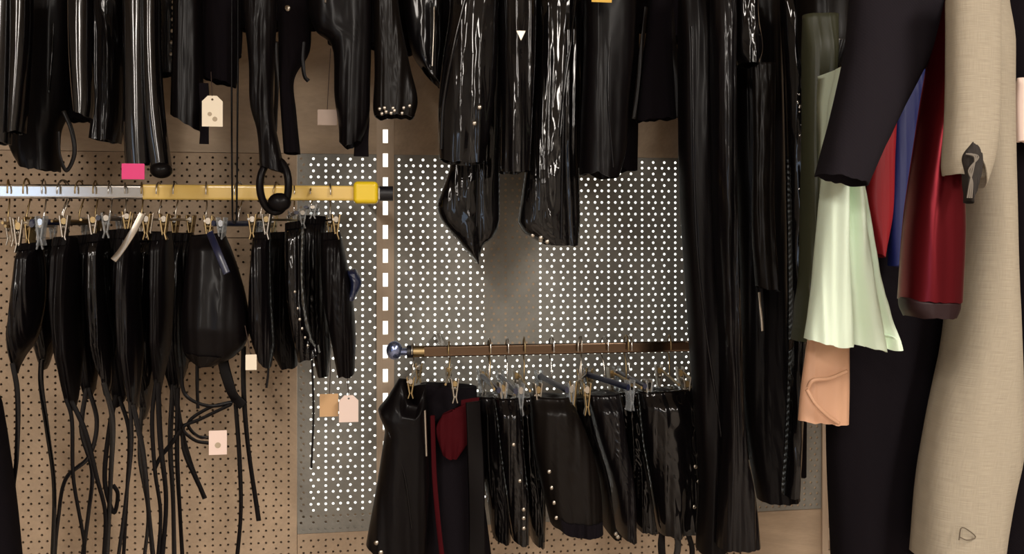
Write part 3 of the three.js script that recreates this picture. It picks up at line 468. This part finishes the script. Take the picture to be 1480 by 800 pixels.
// ---- the row on the lower rail
const G3 = 'clip hangers on the lower rail';
const lowRow = [
  ['skirt', 'wide black leather skirt with a raised collar point, leftmost on the lower rail', M.leather, { L: [[577, 548], [560, 576], [545, 594], [557, 622], [545, 700], [529, 788]], R: [[616, 556], [618, 600], [622, 700], [616, 806]], z: .22, th: .085, seed: 61, raw: true, wave: .045, amp: .007, hem: [0, 5, 8, 0], top: [0, 30, 30, 0], sharp: .7 }, k => { k.line('zip', [[.93, .12], [.93, .4]], .0026, M.nickel); k.line('seam', [[.1, .32], [.45, .5], [.7, .8]], .0016, M.vinyl); k.studs('stud', [[.15, .93], [.24, .97]], .0045, M.nickel); }],
  ['jacket', 'black jacket open over a dark red lining, second on the lower rail', M.cloth, { L: [[608, 556], [611, 600], [613, 700], [610, 812]], R: [[690, 560], [690, 640], [700, 720], [712, 812]], z: .2, th: .06, seed: 62, wave: .05, amp: .006 }, k => {
    k.add('red_lining', drape({ L: [[640, 598], [630, 620], [640, 658]], R: [[693, 574], [688, 620], [660, 664]], z: .262, th: .006, seed: 63, wave: .02, amp: .006, N: 48, M: 24 }).g, M.redLining);
    k.lace([[625, 600], [628, 690], [634, 760], [640, 812]], .009, .275, M.redLining, 'red_facing'); k.lace([[684, 580], [688, 680], [690, 812]], .03, .28, M.leather, 'lapel'); }],
  ['shorts', 'long black shorts with faint grey stripes, third on the lower rail', M.vinyl, { L: [[692, 572], [696, 660], [708, 720], [713, 774]], R: [[722, 572], [728, 660], [734, 720], [738, 779]], z: .23, th: .08, seed: 64, wide: 6, wave: .014, amp: .008 }],
  ['shorts', 'narrow black patent shorts with dotted white glints, fourth on the lower rail', M.patent, { L: [[722, 574], [730, 660], [736, 720], [740, 776]], R: [[744, 574], [752, 660], [760, 720], [764, 780]], z: .24, th: .08, seed: 65, wide: 7, wave: .013, amp: .009, crinkle: .003 }, k => k.studs('stud', [[.5, .3], [.6, .55], [.62, .74], [.6, .8], [.58, .87]], .0038, M.nickel)],
  ['shorts', 'black patent shorts with one long slanting highlight, beside the wide brown-black pair', M.patent, { L: [[745, 574], [753, 660], [762, 720], [768, 778]], R: [[770, 572], [776, 660], [784, 720], [786, 785]], z: .26, th: .08, seed: 66, wide: 7, wave: .014, amp: .009 }, k => k.line('piping', [[.65, .04], [.6, .4], [.75, .95]], .0028, M.patent)],
  ['shorts', 'wide brown-black shorts with a row of round studs down the left edge', M.brown, { L: [[772, 572], [776, 640], [786, 700], [798, 758]], R: [[822, 574], [850, 640], [866, 700], [872, 768]], z: .24, th: .08, seed: 67, wide: 4, wave: .03, amp: .008, hem: [0, 6, 4, 0] }, k => { k.studs('stud', [[.14, .55], [.13, .67], [.12, .78], [.1, .9]], .0042, M.nickel); k.band('hem', .9, .99, M.cloth, .004, .15, .95); }],
  ['shorts', 'black shorts with a slanting grey seam, right of the wide brown-black pair', M.leather, { L: [[824, 574], [852, 640], [870, 700], [878, 768]], R: [[856, 572], [872, 640], [888, 700], [896, 774]], z: .25, th: .08, seed: 68, wide: 7, wave: .014, amp: .008 }, k => { k.line('seam', [[.35, .03], [.4, .4], [.5, .9]], .0024, M.vinyl); k.studs('stud', [[.4, .95], [.5, .97]], .0045, M.nickel); }],
  ['shorts', 'black vinyl shorts with a low pointed corner, third from the right on the lower rail', M.vinyl, { L: [[857, 570], [874, 640], [890, 700], [897, 772]], R: [[890, 568], [900, 640], [912, 700], [918, 780]], z: .23, th: .08, seed: 69, wide: 7, wave: .013, amp: .009 }],
  ['shorts', 'black patent shorts with two thin highlights, second from the right on the lower rail', M.patent, { L: [[891, 566], [902, 640], [914, 700], [918, 762]], R: [[928, 566], [936, 640], [948, 700], [951, 764]], z: .25, th: .08, seed: 70, wide: 7, wave: .014, amp: .009 }, k => { k.line('piping', [[.4, .05], [.5, .5], [.6, .9]], .0022, M.patent); k.line('piping', [[.92, .1], [.9, .5], [.92, .95]], .003, M.patent); }],
  ['suspender_belt', 'black patent suspender belt with buckles and dangling straps, rightmost on the lower rail', M.patent, { L: [[931, 566], [938, 640], [950, 720], [954, 770]], R: [[1004, 560], [1010, 640], [1014, 700], [1012, 764]], z: .24, th: .075, seed: 71, wide: 6, wave: .018, amp: .009, crinkle: .003 }, k => {
    k.lace([[958, 758], [956, 785], [958, 812]], .014, .26, M.leather, 'strap'); k.lace([[976, 758], [980, 785], [976, 812]], .012, .28, M.patent, 'strap'); k.lace([[990, 758], [994, 770], [1000, 790], [1000, 812]], .01, .27, M.leather, 'strap');
    k.studs('buckle', [[.75, .52], [.78, .62], [.9, .78], [.7, .8], [.92, .86]], .0042, M.nickel); }],
];
for (const [name, label, mat, o, ex] of lowRow) {
  o.z = zB + (o.seed === 62 ? 0 : o.seed % 2 ? .062 : -.05); o.th = .045;
  garment(name, { shorts: 'shorts', skirt: 'skirt', jacket: 'jacket', suspender_belt: 'belt' }[name], label, mat, o, ex);
  hang((o.L[0][0] + o.R[0][0]) / 2, (o.L[0][1] + o.R[0][1]) / 2 + 3, yB, zB, `clip hanger of the ${label.split(' ').slice(0, 11).join(' ')}`, G3, (rnd() - .5) * .35);
}
// more clip hangers without clothes in view between them
for (const [px, w] of [[12, 'at the left end of the yellow rail'], [92, 'left of the third black top'], [345, 'right of the rounded bustier']]) hang(px, 345, yL, zL, `spare small clip hanger ${w}`, G2, (rnd() - .5) * .5);
for (const [px, w] of [[708, 'right of the red lining'], [838, 'above the wide brown-black shorts'], [905, 'above the third shorts from the right'], [1000, 'by the long trouser leg']]) hang(px, 572, yB, zB, `spare clip hanger on the lower rail ${w}`, G3, (rnd() - .5) * .5);

// ---- the clothes at the right
const rightHook = (px, z, label) => {                               // wire hook from the arm down to a collar
  const d = railR1.clone().sub(railR0), q = railR0.clone().addScaledVector(d, (z - railR0.z) / d.z), r = .015, pts = [];
  for (let k = 0; k <= 12; k++) { const a = -.3 + k / 12 * 3.6; pts.push(V(r * Math.cos(a), r * Math.sin(a), 0)); }
  pts.push(V(-.008, -.024, 0), V(0, -.035, 0), V(0, -.05, 0));
  const o = thing('coat_hanger', label, 'hanger', q, 'hangers on the arm at the right'); mesh('hook', tube(pts, .0018, 40, 7), M.nickel, o);
  const c = P(px, -30, z).x - q.x; mesh('shoulder', tube([V(c - .05, -.075, 0), V(c * .5, -.055, 0), V(0, -.048, 0), V(c * .5 + .02, -.055, 0), V(c + .05, -.08, 0)], .005, 30, 8), M.blackPlastic, o);
};
const TR = -30;
garment('dress', 'dress', 'long matte black dress behind the mint top, reaching below the picture', M.cloth, { L: [[1236, TR], [1225, 300], [1210, 480], [1204, 600], [1212, 812]], R: [[1380, TR], [1384, 300], [1396, 450], [1388, 520], [1366, 620], [1346, 720], [1340, 812]], z: .46, th: .045, seed: 81, wave: .09, amp: .006 });
garment('slip', 'slip', 'peach satin slip with a turned-up fold below the mint top', M.peach, { L: [[1178, 440], [1168, 500], [1160, 560], [1156, 608]], R: [[1228, 440], [1228, 520], [1228, 570], [1227, 613]], z: .535, th: .012, seed: 82, wave: .06, amp: .006, crinkle: .0003 }, k => {
  k.add('fold', strap([P(1168, 560, .56), P(1174, 550, .566), P(1200, 546, .565), P(1224, 536, .56)], .006, .003), M.peach);
  k.add('fold', strap([P(1166, 562, .56), P(1178, 582, .566), P(1196, 600, .566), P(1212, 611, .56)], .006, .003), M.peach); });
garment('top', 'top', 'pale mint green flared top with deep vertical folds', M.mint, { L: [[1218, 96], [1208, 180], [1194, 280], [1182, 400], [1169, 490]], R: [[1226, 96], [1240, 220], [1258, 320], [1276, 410], [1304, 505]], z: .6, th: .03, seed: 84, wave: .05, amp: .012, fold: (s, v) => -.05 * Math.exp(-(((s - .5) / .08) ** 2)) * (1.1 - .6 * v) - .02 * Math.exp(-(((s - .85) / .06) ** 2)) * v, crinkle: .0003, hem: [0, 6, 0, 4, 0], grow: .6 });
garment('top', 'top', 'dark olive green top squeezed between the sequined leg and the mint top', M.olive, { L: [[1164, 20], [1166, 200], [1162, 400], [1152, 492]], R: [[1214, 20], [1206, 140], [1192, 260], [1182, 400], [1170, 490]], z: .5, th: .025, seed: 83, wave: .03, amp: .007, crinkle: .0005 });
garment('jacket', 'jacket', 'plain dark grey jacket sleeve slanting across the mint top', M.greyCloth, { L: [[1238, TR], [1232, 60], [1212, 160], [1190, 250]], R: [[1384, TR], [1370, 30], [1320, 130], [1284, 200], [1252, 268]], z: .68, th: .035, seed: 85, wave: .12, amp: .004, crinkle: .0004 });
garment('top', 'top', 'bright red pointed lapel showing between the dark sleeve and the blue cloth', M.red, { L: [[1275, 100], [1262, 220], [1256, 290], [1270, 366]], R: [[1300, 100], [1294, 220], [1290, 310], [1276, 372]], z: .575, th: .012, seed: 86, wave: .04, amp: .003, crinkle: .0003 });
garment('top', 'top', 'deep blue cloth between the red lapel and the dark red sleeve', M.blue, { L: [[1296, 100], [1291, 240], [1287, 320], [1288, 384]], R: [[1340, 100], [1326, 240], [1318, 330], [1314, 386]], z: .555, th: .012, seed: 87, wave: .05, amp: .003, crinkle: .0003 });
garment('blouse', 'blouse', 'dark red satin sleeve with a dark turned cuff', M.satinRed, { L: [[1384, TR], [1366, 60], [1340, 200], [1322, 320], [1314, 434]], R: [[1398, TR], [1392, 100], [1388, 220], [1392, 330], [1388, 436]], z: .72, th: .036, seed: 88, wave: .09, amp: .003, crinkle: .0004 }, k => { const c = drape({ L: [[1311, 430], [1313, 446], [1320, 458]], R: [[1387, 432], [1386, 446], [1379, 458]], z: .722, th: .031, seed: 89, wave: .03, amp: .002, N: 56, M: 12 }).g; k.add('cuff', c, M.satinDark); });
garment('jacket', 'jacket', 'cream linen jacket body with a small ink mark near the bottom', M.linen, { L: [[1384, TR], [1396, 200], [1402, 300], [1396, 440], [1386, 510], [1366, 590], [1348, 690], [1338, 812]], R: [[1462, TR], [1458, 200], [1462, 400], [1474, 560], [1477, 645], [1460, 720], [1446, 812]], z: .58, th: .06, seed: 90, wave: .14, amp: .007, crinkle: .0004, sharp: .95 }, k => {
  const p = (x, y) => { const q = k.d.front((x - 1335) / 120, .92); const w = P(x, y, q.z + .001); return w; };
  k.add('ink_mark', tube([p(1386, 780), p(1390, 762), p(1400, 766), p(1410, 776), p(1398, 780), p(1388, 776)], .0009, 30, 5), M.linenInk); });
garment('jacket', 'jacket', 'cream linen sleeve with a torn, knotted cuff showing dark lining', M.linen, { L: [[1376, TR], [1377, 60], [1376, 160], [1372, 236], [1374, 250]], R: [[1446, TR], [1446, 80], [1444, 180], [1438, 230], [1424, 272]], z: .775, th: .022, seed: 91, wave: .1, amp: .004, crinkle: .0004, hem: [2, -4, -44, -26, 0] }, k => {
  k.add('dark_lining', drape({ L: [[1404, 204], [1392, 226], [1394, 250], [1400, 290]], R: [[1408, 204], [1421, 224], [1419, 248], [1405, 294]], z: .795, th: .007, seed: 92, wave: .012, amp: .006, crinkle: .001, N: 48, M: 32 }).g, M.lining);
  for (const d of [0, 3, 6]) k.add('frayed_thread', tube([P(1396 + d, 222, .806), P(1408 + d, 226, .81), P(1406 - d, 246, .809), P(1402 + d * .5, 262, .808), P(1398 + d, 286, .807)], .0011, 30, 6), M.frayed); });
garment('coat', 'coat', 'dark brown coat at the right edge behind the linen jacket', M.cloth, { L: [[1440, TR], [1448, 120], [1456, 300], [1470, 500], [1474, 640], [1450, 700], [1444, 812]], R: [[1560, TR], [1560, 300], [1560, 812]], z: .53, th: .04, seed: 93, wave: .09, amp: .006 });
garment('shirt', 'shirt', 'pale pink sliver of cloth at the right edge', M.tagPink, { L: [[1473, 112], [1471, 150], [1472, 204]], R: [[1530, 112], [1530, 150], [1530, 204]], z: .6, th: .012, seed: 94, wave: .06, amp: .002 });
for (const [px, z, l] of [[1300, .46, 'black hanger inside the long matte black dress'], [1206, .6, 'black hanger inside the mint green top'], [1300, .68, 'black hanger inside the dark grey jacket'], [1384, .72, 'black hanger inside the dark red blouse'], [1420, .58, 'black hanger inside the linen jacket']]) rightHook(px, z, l);
// far left, low down: the sleeve of something that hangs outside the picture
garment('coat', 'coat', 'black coat edge in the lower left corner', M.cloth, { L: [[-90, 560], [-90, 700], [-90, 812]], R: [[-12, 560], [2, 640], [14, 720], [24, 812]], z: .35, th: .04, seed: 95, wave: .06, amp: .005 });

// ------------------------------------------------------------------ price tags and cords
function priceTag(px0, py0, px1, py1, z, mat, label, string, notch, print) {
  const a = P(px0, py0, z), b = P(px1, py1, z), w = b.x - a.x, h = a.y - b.y, c = V((a.x + b.x) / 2, b.y, z), o = thing('price_tag', label, 'tag', c);
  const s = new THREE.Shape(), k = notch ? w * .28 : .001; s.moveTo(-w / 2, 0); s.lineTo(w / 2, 0); s.lineTo(w / 2, h - k); s.lineTo(w / 2 - k, h); s.lineTo(-w / 2 + k, h); s.lineTo(-w / 2, h - k);
  if (notch) { const p = new THREE.Path(); p.absarc(0, h - .006, .0018, 0, Math.PI * 2, true); s.holes.push(p); }
  mesh('card', new THREE.ExtrudeGeometry(s, { depth: .0008, bevelEnabled: false }), mat, o);
  if (print) for (const [x, y, r] of print) { const g = new THREE.CircleGeometry(r, 14); g.translate(x, y, .0011); mesh('print_mark', g, S({ color: 0xb5a48c, roughness: .8 }), o); }
  if (string) { const p = string.map(q => P(q[0], q[1], q[2] ?? z).sub(c)); mesh('string', tube(p, .0007, 24, 5), M.cord, o); }
}
priceTag(292, 138, 322, 183, .365, M.tag, 'white price tag with clipped corners under the short black skirt', [[307, 142], [306, 125], [305, 104, .33]], true, [[-.004, .02, .0035], [.004, .012, .004]]);
priceTag(459, 158, 487, 181, .3, M.tagGrey, 'small grey tag hanging below the cropped black top', [[473, 158], [475, 120], [478, 70]], false);
priceTag(302, 622, 328, 656, .3, M.tagPink, 'white tag tied among the laces under the rounded bustier', [[303, 630], [292, 634], [280, 628]], false, [[0, .016, .005]]);
priceTag(462, 569, 489, 601, .2, M.tagTan, 'tan cardboard tag before the perforated sheet', [[476, 570], [477, 548], [478, 520]], false);
priceTag(490, 571, 518, 609, .22, M.tagPink, 'pale pink tag beside the tan tag before the perforated sheet', [[504, 572], [503, 560], [502, 538]], true);
priceTag(176, 236, 209, 259, .41, M.pinkTag, 'bright pink tag at the hem of the leg beside the toggle', [[192, 237], [191, 228], [190, 216]], false);
priceTag(855, -26, 884, 4, .375, M.yellowTag, 'yellow tag at the top edge before the plain coat tail', [[870, -26], [870, -40], [870, -60]], false);
priceTag(355, 512, 371, 534, .33, M.tag, 'tiny white tag between the bustier and the first shorts', [[362, 512], [358, 490], [354, 470]], false);
{ const c = P(339, 322, .31), o = thing('cord', 'thin black cord loop hanging down across the yellow rail', 'cord', c);
  mesh('strand', move(tube([P(336, -98, .31), P(335, 60, .312), P(335, 200, .311), P(336, 318, .31)], .0016, 60, 6), c), M.leather, o);
  mesh('strand', move(tube([P(344, -98, .31), P(344, 60, .309), P(343, 200, .311), P(342, 318, .31)], .0016, 60, 6), c), M.leather, o);
  mesh('strand', move(tube([P(336, 316, .31), P(339, 323, .31), P(342, 316, .31)], .0016, 16, 6), c), M.leather, o); }
renderer.render(scene, camera);
